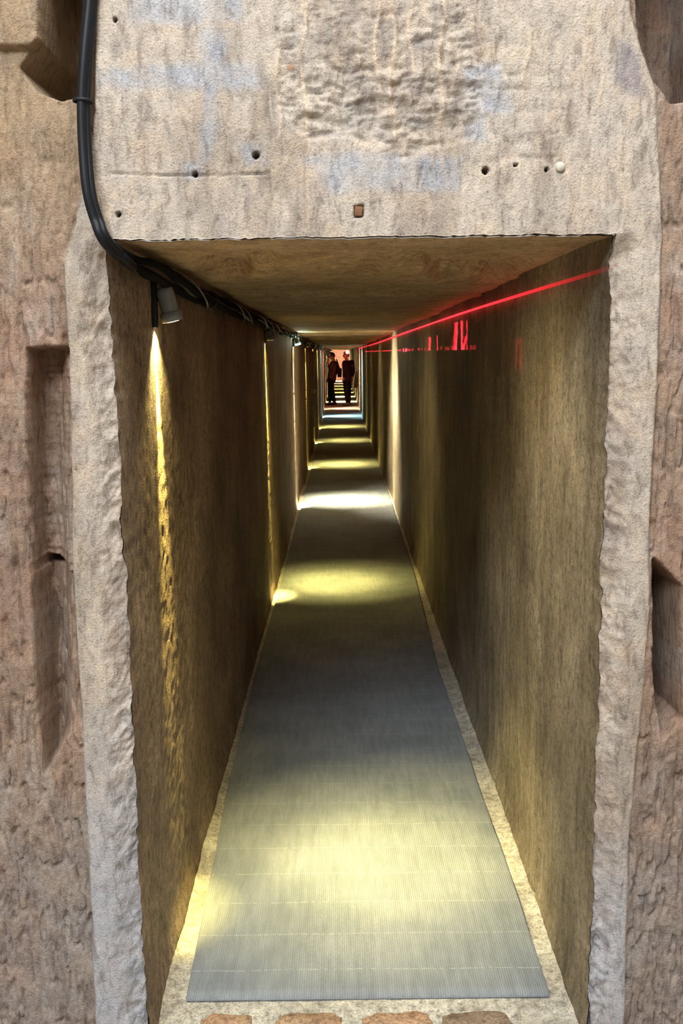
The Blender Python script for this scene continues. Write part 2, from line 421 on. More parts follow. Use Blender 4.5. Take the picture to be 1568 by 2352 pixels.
ti = mixc(ti, .4*sstep(.15, .5, fbm(X*18+3, Z*12, 3, 66)), (214, 190, 164))
plaster = np.maximum.reduce([sstep(-14, 14, poly_sdf(qx, qy, p_)) for p_ in (
    [(470, 60), (540, 80), (500, 200), (505, 300), (490, 380), (462, 380), (468, 240)], [(690, 370), (820, 350), (1060, 372), (1040, 440), (760, 440)],
    [(230, 160), (600, 150), (600, 205), (230, 205)], [(1060, 160), (1150, 150), (1180, 260), (1080, 270)], [(1080, 270), (1110, 250), (1112, 330), (1060, 320)],
    [(300, -200), (560, -200), (560, 60), (300, 60)], [(550, 340), (600, 340), (620, 385), (560, 380)], [(425, 372), (470, 372), (470, 412), (425, 412)])])
ti = mixc(ti, .62*plaster*(.5+.5*sstep(-.4, .3, fbm(X*26, Z*26, 3, 67))), (176, 182, 190))
ti = mixc(ti, .55*np.clip(hk, 0, 1)*sstep(-.2, .4, fbm(X*30, Z*34, 3, 68)), (152, 142, 132))
ti = mixc(ti, .75*sstep(0, 26, poly_sdf(qx, qy, [(1400, 60), (1470, 120), (1500, 230), (1440, 240), (1390, 200)])), (156, 146, 146))
ti = mixc(ti, .85*rib, (222, 200, 174))
ti = mixc(ti, .75*np.exp(-(np.hypot(px-668, py-158)/10)**4), (150, 104, 66))
jm = np.clip(chL+chR, 0, 1)*inner
dg = np.where(px < 700, diag(1, 31), diag(-1, 36)); ti = mixc(ti, .55*jm*sstep(.05, -.45, dg), (132, 108, 88))  # gouge bottoms painted darker, crevice shade put into the colour
ti = mixc(ti, .2*jm, (196, 182, 168)); ti = mixc(ti, .45*jm*sstep(.0, .4, fbm(X*22, Z*14, 3, 69)), (166, 148, 132))
ti = mixc(ti, .8*sstep(1500, 2150, py+90*fbm(X*8, Z*6, 3, 70))*inner*(px < 800), (186, 187, 190))  # bluish daylight low on the left jamb, put into the colour
ti = mixc(ti, .8*sstep(1800, 2250, py+90*fbm(X*8, Z*6, 3, 70))*inner*(px > 800), (188, 188, 190))  # the same painted daylight low on the right jamb
ti = mixc(ti, .6*hole, (60, 52, 46))  # drill holes painted dark, the shade of their depth put into the colour
tone = tone*(1-inner[..., None])*np.array((.74, .75, .76))+ti*inner[..., None]*np.array((.745, .735, .745))

NX, NZ = X.shape
vid = (np.arange(NX*NZ)).reshape(NX, NZ)
ii, jj = np.meshgrid(np.arange(NX-1), np.arange(NZ-1), indexing='ij')
quad = np.stack([vid[:-1, :-1], vid[1:, :-1], vid[1:, 1:], vid[:-1, 1:]], -1)
opening = (ii >= iL) & (ii < iR) & (jj < jC)
ic = .5*(inner[:-1, :-1]+inner[1:, 1:])
reg = np.where(ic < .5, 0, np.where(jj >= jC, 1, np.where(ii < iL, 2, 3)))
# reveal: the opening's rim carried back into the tunnel
extra_v, extra_t, extra_q = [], [], []
base_n = NX*NZ
def rim(ids, dx, dz, depths):
    prev = ids; fl_ = []
    for k, dep in enumerate(depths):
        p = rock_verts.reshape(-1, 3)[ids].copy()
        p[:, 1] = np.maximum(p[:, 1], Y0)+dep
        t = (k+1)/len(depths)
        p[:, 0] += dx*t; p[:, 2] += dz*t
        n0 = base_n+sum(len(e) for e in extra_v)
        extra_v.append(p); extra_t.append(tone.reshape(-1, 3)[ids])
        new = n0+np.arange(len(ids))
        fl_.append(np.stack([prev[:-1], prev[1:], new[1:], new[:-1]], -1)); prev = new
    return np.concatenate(fl_)
rq = {2: rim(vid[iL, :jC+1], -.004, 0, (.010, .028, .050)),
      3: rim(vid[iR, :jC+1], .004, 0, (.010, .028, .050))[:, ::-1],
      1: rim(vid[iL:iR+1, jC], 0, .004, (.010, .028, .050))}
AV = np.concatenate([rock_verts.reshape(-1, 3)]+extra_v); AT = np.concatenate([tone.reshape(-1, 3)]+extra_t)
names = {0: ('wall_front', 'rough brown chiselled rock on both sides of the doorway, with carved niches'),
         1: ('trim_1', 'pale stone lintel over the doorway with drip streaks, chips and drill holes'),
         2: ('trim_2', 'left door jamb of pale stone with hacked inner edge'),
         3: ('trim_3', 'right door jamb of pale stone with hacked inner edge')}
front = {}
for r, (nm, lb) in names.items():
    q = quad[(reg == r) & ~opening]
    if r in rq: q = np.concatenate([q, rq[r]])
    v_, q_, t_ = submesh(AV, q, AT)
    front[r] = tag(np_mesh(nm, v_, q_, M['facade'], t_), lb, kind='structure')
# rusty square plug and pale round plug in the lintel
c = at_y(823, 487, Y0)
bm = bmesh.new(); bm_box(bm, (c.x, Y0-.009, c.z), (.016, .012, .019), Matrix.Rotation(.06, 3, 'Y'), .002)
tag(bm_obj('plug', bm, M['rust'], front[1]), 'rusty square plug')
c = at_y(1283, 386, Y0)
bm = bmesh.new(); bm_lathe(bm, [(0, .012), (.008, .012), (.0095, .009), (.0095, -.004)], 18, Matrix.Translation((c.x, Y0-.005, c.z)) @ Matrix.Rotation(math.pi/2, 4, 'X'))
tag(bm_obj('plug', bm, M['pale'], front[1]), 'pale round plug in a ring-shaped groove')

# ------------------------------------------------------------------ tunnel shell
YE = 60.0
n_y = 640
ys = Y0+.012+(np.exp(np.linspace(0, math.log((YE+.1)/(Y0+.012)), n_y))-1)*(Y0+.012)
def wall(name, side, label):
    zs = np.linspace(-.03, ZC+.03, 250)
    Yg, Zg = np.meshgrid(ys, zs, indexing='ij')
    sd = 3 if side < 0 else 33
    amp = np.clip((Yg-2.1)/4, .3, 1.0)
    d = .013*amp*fbm(Yg*.55+sd, Zg*.35, 3, sd)+.005*fbm(Yg*2.6, Zg*.9+sd, 3, sd+2)+.0022*fbm(Yg*16, Zg*4, 4, sd+5)+(.0016 if side < 0 else .0008)*fbm(Yg*60, Zg*45, 3, sd+9)
    d += .010*sstep(.2, .5, vn(Yg*.62+.37*sd, Yg*0+.5, sd+4))*sstep(5, 8, Yg)   # shallow upright offsets between cuts
    d -= .006*np.exp(-((vn(Yg*1.3+.15*Zg, Zg*.7, sd+12))/.035)**2)*sstep(-.3, .2, vn(Yg*.8, Zg*1.2, sd+14))   # upright cracks
    foot = np.exp(-(Zg/.05)**2)
    near = np.exp(-((Yg-Y0)/.10)**2)
    eg = np.interp(Zg, gz, eL*np.clip((ZC-gz)/.02, 0, 1) if side < 0 else eR*np.clip((ZC-gz)/.02, 0, 1))
    Xg = (XL if side < 0 else XR)-side*(d*(1-near)+.0015)-side*.012*foot+eg*near
    v = np.stack([Xg, Yg, Zg], -1).reshape(-1, 3)
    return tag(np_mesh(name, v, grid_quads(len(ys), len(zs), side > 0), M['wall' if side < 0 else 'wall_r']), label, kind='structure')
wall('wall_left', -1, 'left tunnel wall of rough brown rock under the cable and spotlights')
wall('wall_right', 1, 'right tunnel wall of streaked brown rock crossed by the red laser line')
xs = np.linspace(XL-.05, XR+.05, 190)
Yg, Xg = np.meshgrid(ys, xs, indexing='ij')
zc = ZC+.006*fbm(Yg*1.1, Xg*1.6, 3, 7)+.0025*fbm(Yg*9, Xg*7, 4, 10)+.0008*fbm(Yg*50, Xg*50, 2, 16)
# a hollow flaked out of the roof a little way in, and shallow downstands further on
pxc, pyc = project(Xg, Yg, np.full(Xg.shape, ZC))
yl = 618+14*np.sin(pxc/190+.6)+10*vn(pxc/60, pxc*0, 21)
fl1 = sstep(440, 500, pxc)*sstep(660, 600, pxc)+sstep(900, 1010, pxc)*sstep(1260, 1180, pxc)+.35*sstep(640, 900, pxc)*sstep(1010, 900, pxc)
hol = sstep(-26, -14, pyc-yl)*sstep(24, 2, pyc-yl)*fl1*sstep(0, .10, np.minimum(Xg-XL, XR-Xg))
zc += .046*hol+.022*hol*ridged(Yg*16, Xg*24, 3, 23)
zc -= .010*sstep(10, 26, pyc-yl)*sstep(60, 30, pyc-yl)*fl1
for y_, d_ in ((3.9, .012), (5.5, .010), (10.9, .020), (15.2, .012), (19.4, .02), (26.9, .03), (34, .02)):
    zc -= d_*sstep(y_, y_+.12, Yg+.1*fbm(Xg*4, Yg*0+y_, 2, 25))
near = np.exp(-((Yg-Y0)/.10)**2); zc = np.maximum(zc, ZC-.075)*(1-near)+(ZC+np.interp(Xg, gx, eC)-.0015)*near
roof_line = zc[:, 8:28].min(axis=1)
roof = lambda y: float(np.interp(y, ys, roof_line))
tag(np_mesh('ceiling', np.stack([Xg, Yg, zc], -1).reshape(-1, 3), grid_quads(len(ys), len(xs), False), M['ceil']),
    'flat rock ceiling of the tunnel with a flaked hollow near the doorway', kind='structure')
yf = np.concatenate([np.linspace(-.2, Y0+.02, 60), ys])
Yg, Xg = np.meshgrid(yf, np.linspace(XL-.04, XR+.04, 150), indexing='ij')
zf = .0022*fbm(Yg*5, Xg*8, 3, 30)+.0010*fbm(Yg*30, Xg*40, 3, 32)-.004
strip = sstep(-.44, XL, Xg)+sstep(.53, XR, Xg)
zf += .012*strip*sstep(2.1, 2.3, Yg)
zf -= .006*sstep(2.19, 2.17, Yg)                   # worn down in front, where the sill stones lie
tag_floor = tag(np_mesh('floor', np.stack([Xg, Yg, zf], -1).reshape(-1, 3), grid_quads(len(yf), 150, True), M['floor']),
    'pale concrete tunnel floor showing as strips beside the grey mat', kind='structure')
zs = np.linspace(-.03, ZC+.03, 40); Zg, Xg = np.meshgrid(zs, np.linspace(XL-.04, XR+.04, 40), indexing='ij')
tag(np_mesh('wall_back', np.stack([Xg, YE-.05*fbm(Xg*4, Zg*3, 3, 35), Zg], -1).reshape(-1, 3), grid_quads(40, 40), M['wall_far']),
    'pinkish rock face closing the far end of the tunnel', kind='structure')
# ground outside, in front of the doorway
Yg, Xg = np.meshgrid(np.linspace(-6, Y0+.06, 70), np.linspace(-4, 4, 80), indexing='ij')
tag(np_mesh('floor_outside', np.stack([Xg, Yg, -.028+.006*fbm(Xg*3, Yg*3, 3, 37)], -1).reshape(-1, 3), grid_quads(70, 80, True), M['ground']),
    'stony ground in front of the doorway', kind='structure')

# sill stones, pieces of the floor
def sill_stone(x0, x1, y0, y1, mat, seed):
    bm = bmesh.new(); r = random.Random(seed); n = 28; rings = []
    for k, (s, z) in enumerate(((1.0, -.02), (1.0, -.006), (.95, .001), (.6, .003))):
        ring = []
        rr = random.Random(seed)
        for i in range(n):
            a = 2*math.pi*i/n
            ca, sa = math.cos(a), math.sin(a)
            e = lambda t: math.copysign(abs(t)**.42, t)
            j = 1+rr.uniform(-.07, .05)
            ring.append(bm.verts.new(((x0+x1)/2+e(ca)*(x1-x0)/2*s*j, (y0+y1)/2+e(sa)*(y1-y0)/2*s*j, z+r.uniform(-.001, .001))))
        rings.append(ring)
    for a, b in zip(rings, rings[1:]):
        for i in range(n): bm.faces.new((a[i], a[(i+1) % n], b[(i+1) % n], b[i]))
    bm.faces.new(rings[-1])
    return bm_obj('sill_stone', bm, mat, tag_floor)
for k, (a, b, m_) in enumerate(((455, 585, 'stone'), (630, 790, 'stone'), (822, 1000, 'stone'), (1012, 1180, 'stone_b'))):
    sill_stone(at_z(a, 2345).x, at_z(b, 2345).x, 1.96, 2.186, M[m_], 40+k)

# ------------------------------------------------------------------ ribbed grey mat
pl = [at_z(424, 2318), at_z(476, 2060), at_z(530, 1780), at_z(592, 1530), at_z(648, 1330), at_z(696, 1150)]
pr = [at_z(1266, 2306), at_z(1180, 2040), at_z(1096, 1800), at_z(1003, 1530), at_z(954, 1330), at_z(897, 1150)]
YC1 = 27.6
cy = np.concatenate([np.linspace(pl[0].y, 6, 120), np.linspace(6.1, YC1, 120)])
cl_ = np.interp(cy, [p.y for p in pl]+[YC1], [p.x for p in pl]+[-.41]); cr_ = np.interp(cy, [p.y for p in pr]+[YC1], [p.x for p in pr]+[.52])
nu = 60; u = np.concatenate([[0, 0, .004], np.linspace(.01, .99, nu), [.996, 1, 1]])
CX = cl_[:, None]*(1-u)+cr_[:, None]*u
CY = np.repeat(cy[:, None], len(u), 1)
CZ = .0095+.0012*fbm(CX*3, CY*2, 3, 38)
CZ[:, 0] = CZ[:, -1] = 0.0; CZ[0, :] = 0.0; CZ[-1, :] = 0.0
CY[0, :] = CY[1, :]-.002
CX += .002*fbm(CX*0+CY*6, CX*0, 2, 39)
mat_o = np_mesh('floor_mat', np.stack([CX, CY, CZ], -1).reshape(-1, 3), grid_quads(len(cy), len(u), True), M['carpet'])
tag(mat_o, 'long grey ribbed mat laid along the tunnel floor', 'mat')
bm = bmesh.new(); bm_box(bm, (.055, YC1+.02, .008), (.95, .05, .012), None, .003)
tag(bm_obj('edge_strip', bm, M['grate'], mat_o), 'bright metal strip closing the far end')

# ------------------------------------------------------------------ spotlights on the left wall
YEL = (1.0, .84, .25); WARM = (1.0, .80, .42); WHI = (1.0, .93, .62); COOL = (.50, .86, 1.0); PINK = (1.0, .72, .50)
GOLD = (1.0, .82, .24)
LAMPS = [  # depth, colour, floor power, aim x, aim dy, label
    (2.56, (1.0, .87, .36), .95, .12, .34, 'nearest grey spotlight with a yellow beam, on the left wall just inside the doorway', 2.0),
    (6.30, YEL, 1.05, -.06, .42, 'second spotlight along the left wall, a thin yellow streak below it', 1.0),
    (10.2, WHI, 3.8, .03, .40, 'third spotlight along the left wall, with white light and a turquoise rim', 8.0),
    (13.7, GOLD, 1.7, .02, .40, 'fourth spotlight along the left wall, just beyond the white one', 1.0),
    (17.6, GOLD, 1.1, .10, .40, 'fifth spotlight along the left wall, above the small round box', .5),
    (21.0, GOLD, 1.7, .02, .40, 'sixth spotlight along the left wall, just before the bluish one', 1.0),
    (24.7, COOL, 3.4, .02, .30, 'seventh spotlight along the left wall, with bluish white light', 9.0),
    (28.3, PINK, 1.6, .05, .40, 'eighth spotlight along the left wall, at the person in brown', 16.0)]
for k, y_ in enumerate((32.2, 35.9, 39.8, 43.6, 47.5, 51.4, 55.4)):
    LAMPS.append((y_, WHI if k < 2 else (PINK if k > 4 else GOLD), (3.2, 3.0, 1.6, 1.4, 1.4, 1.4, 3.0)[k], .03, .4, 'tiny far spotlight beyond the two people, %s of the seven there' % ('nearest', 'second nearest', 'third nearest', 'fourth', 'third farthest', 'second farthest', 'farthest')[k], 1.3 if k < 4 else 7.0))
P_UNIT = 230.0
lens_cache = {}
def lens_mat(c):
    if c not in lens_cache:
        lens_cache[c] = mat_emit('lamp_lens_%d' % len(lens_cache), tuple(.45+.55*x for x in c), 6.0)
    return lens_cache[c]
LX, LZ = XL+.050, 1.685
def spot(name, parent, loc, target, ang, blend, power, color, rad=.012):
    ld = bpy.data.lights.new(name, 'SPOT'); ld.energy = power; ld.color = color
    ld.spot_size = math.radians(ang); ld.spot_blend = blend; ld.shadow_soft_size = rad
    o = bpy.data.objects.new(name, ld); col.objects.link(o); o.parent = parent
    o.location = loc
    o.rotation_euler = (Vector(target)-Vector(loc)).to_track_quat('-Z', 'Y').to_euler()
    return o
for k, (ly, lc, pw, ax, ady, lb, spill) in enumerate(LAMPS):
    root = empty('wall_spotlight', (XL, ly, LZ+.10))
    tag(root, lb, 'spotlight', 'spotlights along the left wall')
    L = lambda x, y, z: Vector((x-XL, y-ly, z-(LZ+.10)))
    d = (Vector((ax-LX, ady, -LZ))).normalized()
    tilt = Vector((.22, .09, -1)).normalized()
    q = tilt.to_track_quat('Z', 'Y').to_matrix().to_4x4()      # local +z = beam direction
    lens_c = L(LX, ly, LZ)
    T = Matrix.Translation(lens_c) @ q
    bm = bmesh.new(); n = 26
    bm_lathe(bm, [(0, -.088), (.014, -.088), (.020, -.083), (.0225, -.072), (.0225, -.026), (.0232, -.024), (.0278, -.022), (.0278, -.002), (.0262, .001), (.0252, -.002), (.0252, -.004)], n, T)
    hs_ = bm_obj('housing', bm, M['grey'], root)
    bm = bmesh.new(); bm_lathe(bm, [(.0252, -.003), (.022, .0006), (.012, .002), (0, .0025)], n, T)
    tag(bm_obj('lens', bm, lens_mat(lc), hs_), 'glowing lens')
    if k < 8:
        bm = bmesh.new(); bm_box(bm, L(XL+.006, ly-.012, LZ+.045), (.016, .022, .125), None, .004)
        tag(bm_obj('bracket', bm, M['black2'], root), 'black back plate')
        bm = bmesh.new(); bm_box(bm, L(XL+.024, ly, LZ+.055), (.04, .014, .012), None, .003)
        bm_obj('bracket_arm', bm, M['black2'], root)
        bm = bmesh.new(); bm_box(bm, L(XL+.026, ly+.004, LZ+.118), (.046, .06, .04), None, .006)
        tag(bm_obj('junction_box', bm, M['black2'], root), 'black box under the cable')
        top = lens_c-tilt*.086
        bm = bmesh.new(); tube(bm, smooth_path([top, top-tilt*.016+Vector((0, 0, .003)), L(XL+.035, ly+.004, LZ+.10), L(XL+.03, ly+.004, LZ+.125)], 5), .0045, 8)
        bm_obj('lead', bm, M['black'], root)
    tip = lens_c+tilt*.008
    spot('beam', root, tip, L(ax, ly+ady, 0), 50 if k == 0 else 46, 1.0, P_UNIT*pw*(.60 if k < 8 else 1.3), lc, .02)
    if k < 8: spot('beam_core', root, tip, L(ax, ly+ady, 0), 28, 1.0, P_UNIT*pw*(1.0 if k else .85), lc, .02)
    spot('spill', root, tip, L(XR, ly+.15, 1.0), 96, 1.0, P_UNIT*pw*.040*spill, tuple(.45*c_+.55*d_ for c_, d_ in zip(lc, (1.0, .88, .68) if lc != COOL else COOL)), .008)
    spot('wall_beam', root, L(XL+.026, ly+.004, LZ-.012), L(XL-.022 if k == 0 else XL-.008, ly+.03, .95 if k == 0 else .8), 19 if k == 0 else 17, 1.0, P_UNIT*(1.3 if k == 0 else 3.6)*max(1, pw*.45), YEL if (lc == GOLD or k == 0) else lc, .004)
    if k < 8: spot('wall_halo', root, L(XL+.024, ly+.004, LZ-.008), L(XL+.02, ly+.06, .5), 100 if k == 0 else 125, 1.0, P_UNIT*(.10 if k == 0 else .03), lc, .004)
    if k == len(LAMPS)-1: spot('end_beam', root, tip, L(.05, YE, 1.0), 120, .8, 900, lc)
    if k == 2:                                                  # bare diode: throws a turquoise-white glow at the roof
        p = bpy.data.lights.new('side_glow', 'POINT'); p.energy = 3.2; p.color = (.75, 1.0, .70); p.shadow_soft_size = .02
        o = bpy.data.objects.new('side_glow', p); col.objects.link(o); o.parent = root; o.location = lens_c+Vector((.045, .06, .02))
        bm = bmesh.new(); bm_lathe(bm, [(.029, -.016), (.030, -.004), (.029, .004), (.027, .004)], n, T)
        tag(bm_obj('rim', bm, mat_emit('turquoise_rim', (.25, 1.0, .85), 1.6), hs_), 'turquoise glowing rim')

# ------------------------------------------------------------------ black cables
fx = lambda a, b, off=.03: at_y(a, b, Y0-off)
main = [Vector((fx(214, -160).x, Y0-.03, 3.18)), fx(212, -160, .02), fx(206, 0, .024), fx(196, 120, .03), fx(190, 232, .03), fx(194, 340, .03), fx(204, 440, .034), fx(222, 505, .03), fx(243, 550, .030)]
main += [Vector((XL+.038, Y0+.07, ZC-.042)), Vector((XL+.040, Y0+.28, ZC-.040)), Vector((XL+.040, 2.60, ZC-.042))]
y_ = 3.1; k = 0
rnd = random.Random(4)
while y_ < 30.5:
    main.append(Vector((XL+.042+rnd.uniform(-.003, .006), y_, roof(y_)-.040-.012*(k % 2)+rnd.uniform(-.004, .004)))); y_ += .62; k += 1
path = smooth_path(main, 7)
cb = empty('cable_bundle', main[0]); tag(cb, 'black cable bundle hanging down the front and running along the left ceiling corner', 'cable')
off0 = Vector(main[0])
def strand(ph, rad, orbit, name, mat, tw=5.0, start=0):
    s = 0; pts = []; rr = []
    for i, p in enumerate(path):
        if i: s += (p-path[i-1]).length
        if i < start: continue
        d = (path[min(i+1, len(path)-1)]-path[max(i-1, 0)]).normalized()
        a = Vector((1, .1, .2)); a = (a-d*a.dot(d)).normalized(); b = d.cross(a)
        th = ph+tw*s*(1 if i > 59 else .25)
        k_ = min(1, (i-start+1)/11) if start == 57 else 1
        pts.append(p+(a*math.cos(th)+b*math.sin(th))*orbit*k_-off0); rr.append(rad*(.35+.65*k_))
    bm = bmesh.new(); tube(bm, pts, rr, 9)
    return bm_obj(name, bm, mat, cb)
strand(0.3, .0098, .0085, 'cable', M['black']); strand(2.6, .0088, .0085, 'cable', M['black2'], 6); strand(4.6, .0078, .0080, 'cable', M['black'], 7)
for a_ in (1.4, 3.5, 5.5): strand(a_, .0105, .0165, 'cable', M['dusty'], 1.3, 57)
strand(1.2, .0022, .0278, 'wire', M['wire'], 5, 73); strand(3.6, .0018, .0278, 'wire', M['wire'], 4, 73)  # thin paler strands standing in for glints along the black cables
def tie(i):
    p = path[i]-off0; d = (path[i+1]-path[i-1]).normalized()
    bm = bmesh.new(); k_ = 1.0 if i < 57 else 1.5
    bm_lathe(bm, [(.0175*k_, -.003), (.0198*k_, -.003), (.0198*k_, .003), (.0175*k_, .003)], 16, Matrix.Translation(p) @ d.to_track_quat('Z', 'Y').to_matrix().to_4x4())
    bm_obj('cable_tie', bm, M['black2'], cb)
for i in (28, 87, 117, 157): tie(i)
for (a, b, X_) in ((268, 584, XL), (282, 592, XL), (363, 632, XL)):
    p = at_x(a, b, X_)
    bm = bmesh.new(); bm_box(bm, Vector((X_+.010, p.y, p.z))-off0, (.022, .014, .018), Matrix.Rotation(.5, 3, 'X'), .004)
    tag(bm_obj('clip', bm, M['white'], cb), 'white clip')
# loose thin wire hanging on the left wall beside the third lamp
pts = [Vector((XL+.020, 9.66, 1.735)), Vector((XL+.016, 9.62, 1.66)), Vector((XL+.012, 9.55, 1.50)), Vector((XL+.010, 9.5, 1.36))]
bm = bmesh.new(); tube(bm, smooth_path(pts, 5), .004, 6)
tag(bm_obj('loose_wire', bm, M['black2']), 'thin dark wire hanging down the left wall before the third spotlight', 'wire')
# conduit with round box below the fifth lamp
cp = empty('conduit_pipe', (XL+.012, 16.9, .35)); tag(cp, 'thin grey upright conduit with a small round box below the fifth spotlight', 'pipe')
bm = bmesh.new(); tube(bm, [(.008, 0, 0), (.008, 0, 1.28)], .011, 10); bm_obj('pipe', bm, M['grey'], cp)
bm = bmesh.new(); bm_lathe(bm, [(0, .045), (.032, .045), (.036, .04), (.036, 0)], 18, Matrix.Translation((.004, 0, .60)) @ Matrix.Rotation(math.pi/2, 4, 'Y'))
bx_ = bm_obj('round_box', bm, M['white'], cp)
bm = bmesh.new(); bm_lathe(bm, [(0, .003), (.012, .003), (.014, 0)], 12, Matrix.Translation((.049, 0, .60)) @ Matrix.Rotation(math.pi/2, 4, 'Y')); bm_obj('cover', bm, M['grey'], bx_)

# ------------------------------------------------------------------ red laser
RED = (1.0, .02, .035)
le = Vector((.235, 28.6, 1.615))
lr = empty('laser_projector', (le.x, le.y, le.z)); tag(lr, 'glowing red laser projector hanging from the ceiling by the person in black', 'laser')
bm = bmesh.new(); bm_box(bm, (0, .055, 0), (.07, .08, .07), None, .012); bm_obj('case', bm, M['black2'], lr)
bm = bmesh.new(); tube(bm, [(0, .055, .03), (0, .055, ZC-le.z+.0)], .007, 8); bm_obj('rod', bm, M['black2'], lr)
bm = bmesh.new(); bmesh.ops.create_uvsphere(bm, u_segments=20, v_segments=12, radius=.058)
bm_obj('glare_ball', bm, mat_emit('red_glare_ball', (1.0, .012, .014), 7.0), lr)  # oversized glowing ball standing in for the laser's red glare
bm = bmesh.new(); bm_lathe(bm, [(0, -.008), (.016, -.004), (.018, .004), (.012, .010), (0, .012)], 14, Matrix.Translation((0, -.056, 0)) @ Matrix.Rotation(math.pi/2, 4, 'X'))
tag(bm_obj('aperture', bm, mat_emit('laser_aperture', (1.0, .45, .40), 9.0), lr), 'white-hot laser aperture')
p = bpy.data.lights.new('red_glow', 'POINT'); p.energy = 2.8; p.color = RED; p.shadow_soft_size = .05
o = bpy.data.objects.new('red_glow', p); col.objects.link(o); o.parent = lr; o.location = (-.02, .58, -.04)
p = bpy.data.lights.new('red_glow_back', 'POINT'); p.energy = 1.5; p.color = RED; p.shadow_soft_size = .05
o = bpy.data.objects.new('red_glow_back', p); col.objects.link(o); o.parent = lr; o.location = (0, .16, .02)
# glowing tube standing in for the laser line cast along the right wall
t = NT('laser_line_tube'); t.base((.2, 0, 0))
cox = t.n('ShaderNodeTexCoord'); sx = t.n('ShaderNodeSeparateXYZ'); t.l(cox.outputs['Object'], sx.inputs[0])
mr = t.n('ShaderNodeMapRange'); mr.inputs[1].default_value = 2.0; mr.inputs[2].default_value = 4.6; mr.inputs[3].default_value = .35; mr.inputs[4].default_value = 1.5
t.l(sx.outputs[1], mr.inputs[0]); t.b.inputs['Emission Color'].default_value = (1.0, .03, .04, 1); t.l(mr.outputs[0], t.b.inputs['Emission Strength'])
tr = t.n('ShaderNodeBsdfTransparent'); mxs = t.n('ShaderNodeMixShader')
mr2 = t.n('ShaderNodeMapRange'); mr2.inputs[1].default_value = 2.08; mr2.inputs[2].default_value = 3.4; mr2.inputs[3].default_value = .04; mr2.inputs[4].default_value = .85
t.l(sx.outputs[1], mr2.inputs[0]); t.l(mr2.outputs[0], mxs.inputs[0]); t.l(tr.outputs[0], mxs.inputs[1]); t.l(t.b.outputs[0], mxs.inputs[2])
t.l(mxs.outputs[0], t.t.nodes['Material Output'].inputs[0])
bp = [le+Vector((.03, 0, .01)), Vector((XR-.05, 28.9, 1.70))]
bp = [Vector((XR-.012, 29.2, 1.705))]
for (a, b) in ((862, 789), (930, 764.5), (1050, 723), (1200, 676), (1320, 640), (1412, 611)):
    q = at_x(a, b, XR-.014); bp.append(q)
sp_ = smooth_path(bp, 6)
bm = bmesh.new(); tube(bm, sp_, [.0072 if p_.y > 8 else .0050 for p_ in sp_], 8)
lbm = bm_obj('laser_line_tube', bm, t.m); tag(lbm, 'thin glowing red tube standing in for the laser line along the upper right wall towards the doorway', 'laser beam')
# scattered red dots: the projector's own pattern, a spot whose beam is masked by direction
ld = bpy.data.lights.new('red_pattern', 'SPOT'); ld.energy = 60000; ld.color = RED; ld.spot_size = math.radians(6); ld.spot_blend = .2; ld.shadow_soft_size = .002
o = bpy.data.objects.new('red_pattern', ld); col.objects.link(o); o.parent = lr
o.location = (.02, -.06, 0)
o.rotation_euler = Vector((0, -1, 0)).to_track_quat('-Z', 'Y').to_euler()
ld.use_nodes = True; nt = ld.node_tree; em = nt.nodes['Emission']
g = nt.nodes.new('ShaderNodeNewGeometry'); tcn = nt.nodes.new('ShaderNodeTexCoord'); sx = nt.nodes.new('ShaderNodeSeparateXYZ'); nt.links.new(tcn.outputs['Normal'], sx.inputs[0])
def mnode(op, a, b):
    m = nt.nodes.new('ShaderNodeMath'); m.operation = op
    for i_, v in enumerate((a, b)):
        if hasattr(v, 'is_linked'): nt.links.new(v, m.inputs[i_])
        else: m.inputs[i_].default_value = v
    return m.outputs[0]
az = mnode('DIVIDE', sx.outputs[0], mnode('ABSOLUTE', sx.outputs[2], 0)); el = mnode('DIVIDE', sx.outputs[1], mnode('ABSOLUTE', sx.outputs[2], 0))
def band(v, lo, hi): return mnode('MULTIPLY', mnode('GREATER_THAN', v, lo), mnode('LESS_THAN', v, hi))
tot = mnode('MULTIPLY', band(el, -.0004, .0004), mnode('MULTIPLY', band(az, -.05, -.0128), .13))
for (a_, b_, e0, e1, w_) in ((-.01325, -.0130, -.0004, .0052, 1.0), (-.01395, -.0137, -.0004, .0034, .8), (-.0156, -.0153, -.0007, .0007, 2.0), (-.01228, -.01222, -.003, .001, .15)):
    tot = mnode('ADD', tot, mnode('MULTIPLY', mnode('MULTIPLY', band(el, e0, e1), band(az, a_, b_)), w_))
nt.links.new(tot, em.inputs['Strength'])

# ------------------------------------------------------------------ people
def skin_mesh(name, joints, edges, mat, parent, root, sub=2, smooth_it=True):
    names_ = list(joints); idx = {n_: i for i, n_ in enumerate(names_)}
    me = bpy.data.meshes.new(name)
    me.from_pydata([joints[n_][0] for n_ in names_], [(idx[a], idx[b]) for a, b in edges], [])
    o = bpy.data.objects.new(name, me); col.objects.link(o)
    m1 = o.modifiers.new('skin', 'SKIN'); m1.use_smooth_shade = True; m1.branch_smoothing = .4
    for i, n_ in enumerate(names_):
        r = joints[n_][1]; sv = me.skin_vertices[0].data[i]
        sv.radius = r if isinstance(r, tuple) else (r, r); sv.use_root = n_ == root
    m2 = o.modifiers.new('subdivision', 'SUBSURF'); m2.levels = m2.render_levels = sub
    dg = bpy.context.evaluated_depsgraph_get(); dg.update()
    me2 = bpy.data.meshes.new_from_object(o.evaluated_get(dg))
    o.modifiers.clear(); o.data = me2; me2.name = name
    me2.materials.clear(); me2.materials.append(mat)
    me2.polygons.foreach_set('use_smooth', [True]*len(me2.polygons))
    if parent: o.parent = parent
    return o
M['skin'] = mat_plain('skin', lin(196, 146, 120), .55, 0, .4, .06, 40, 0)
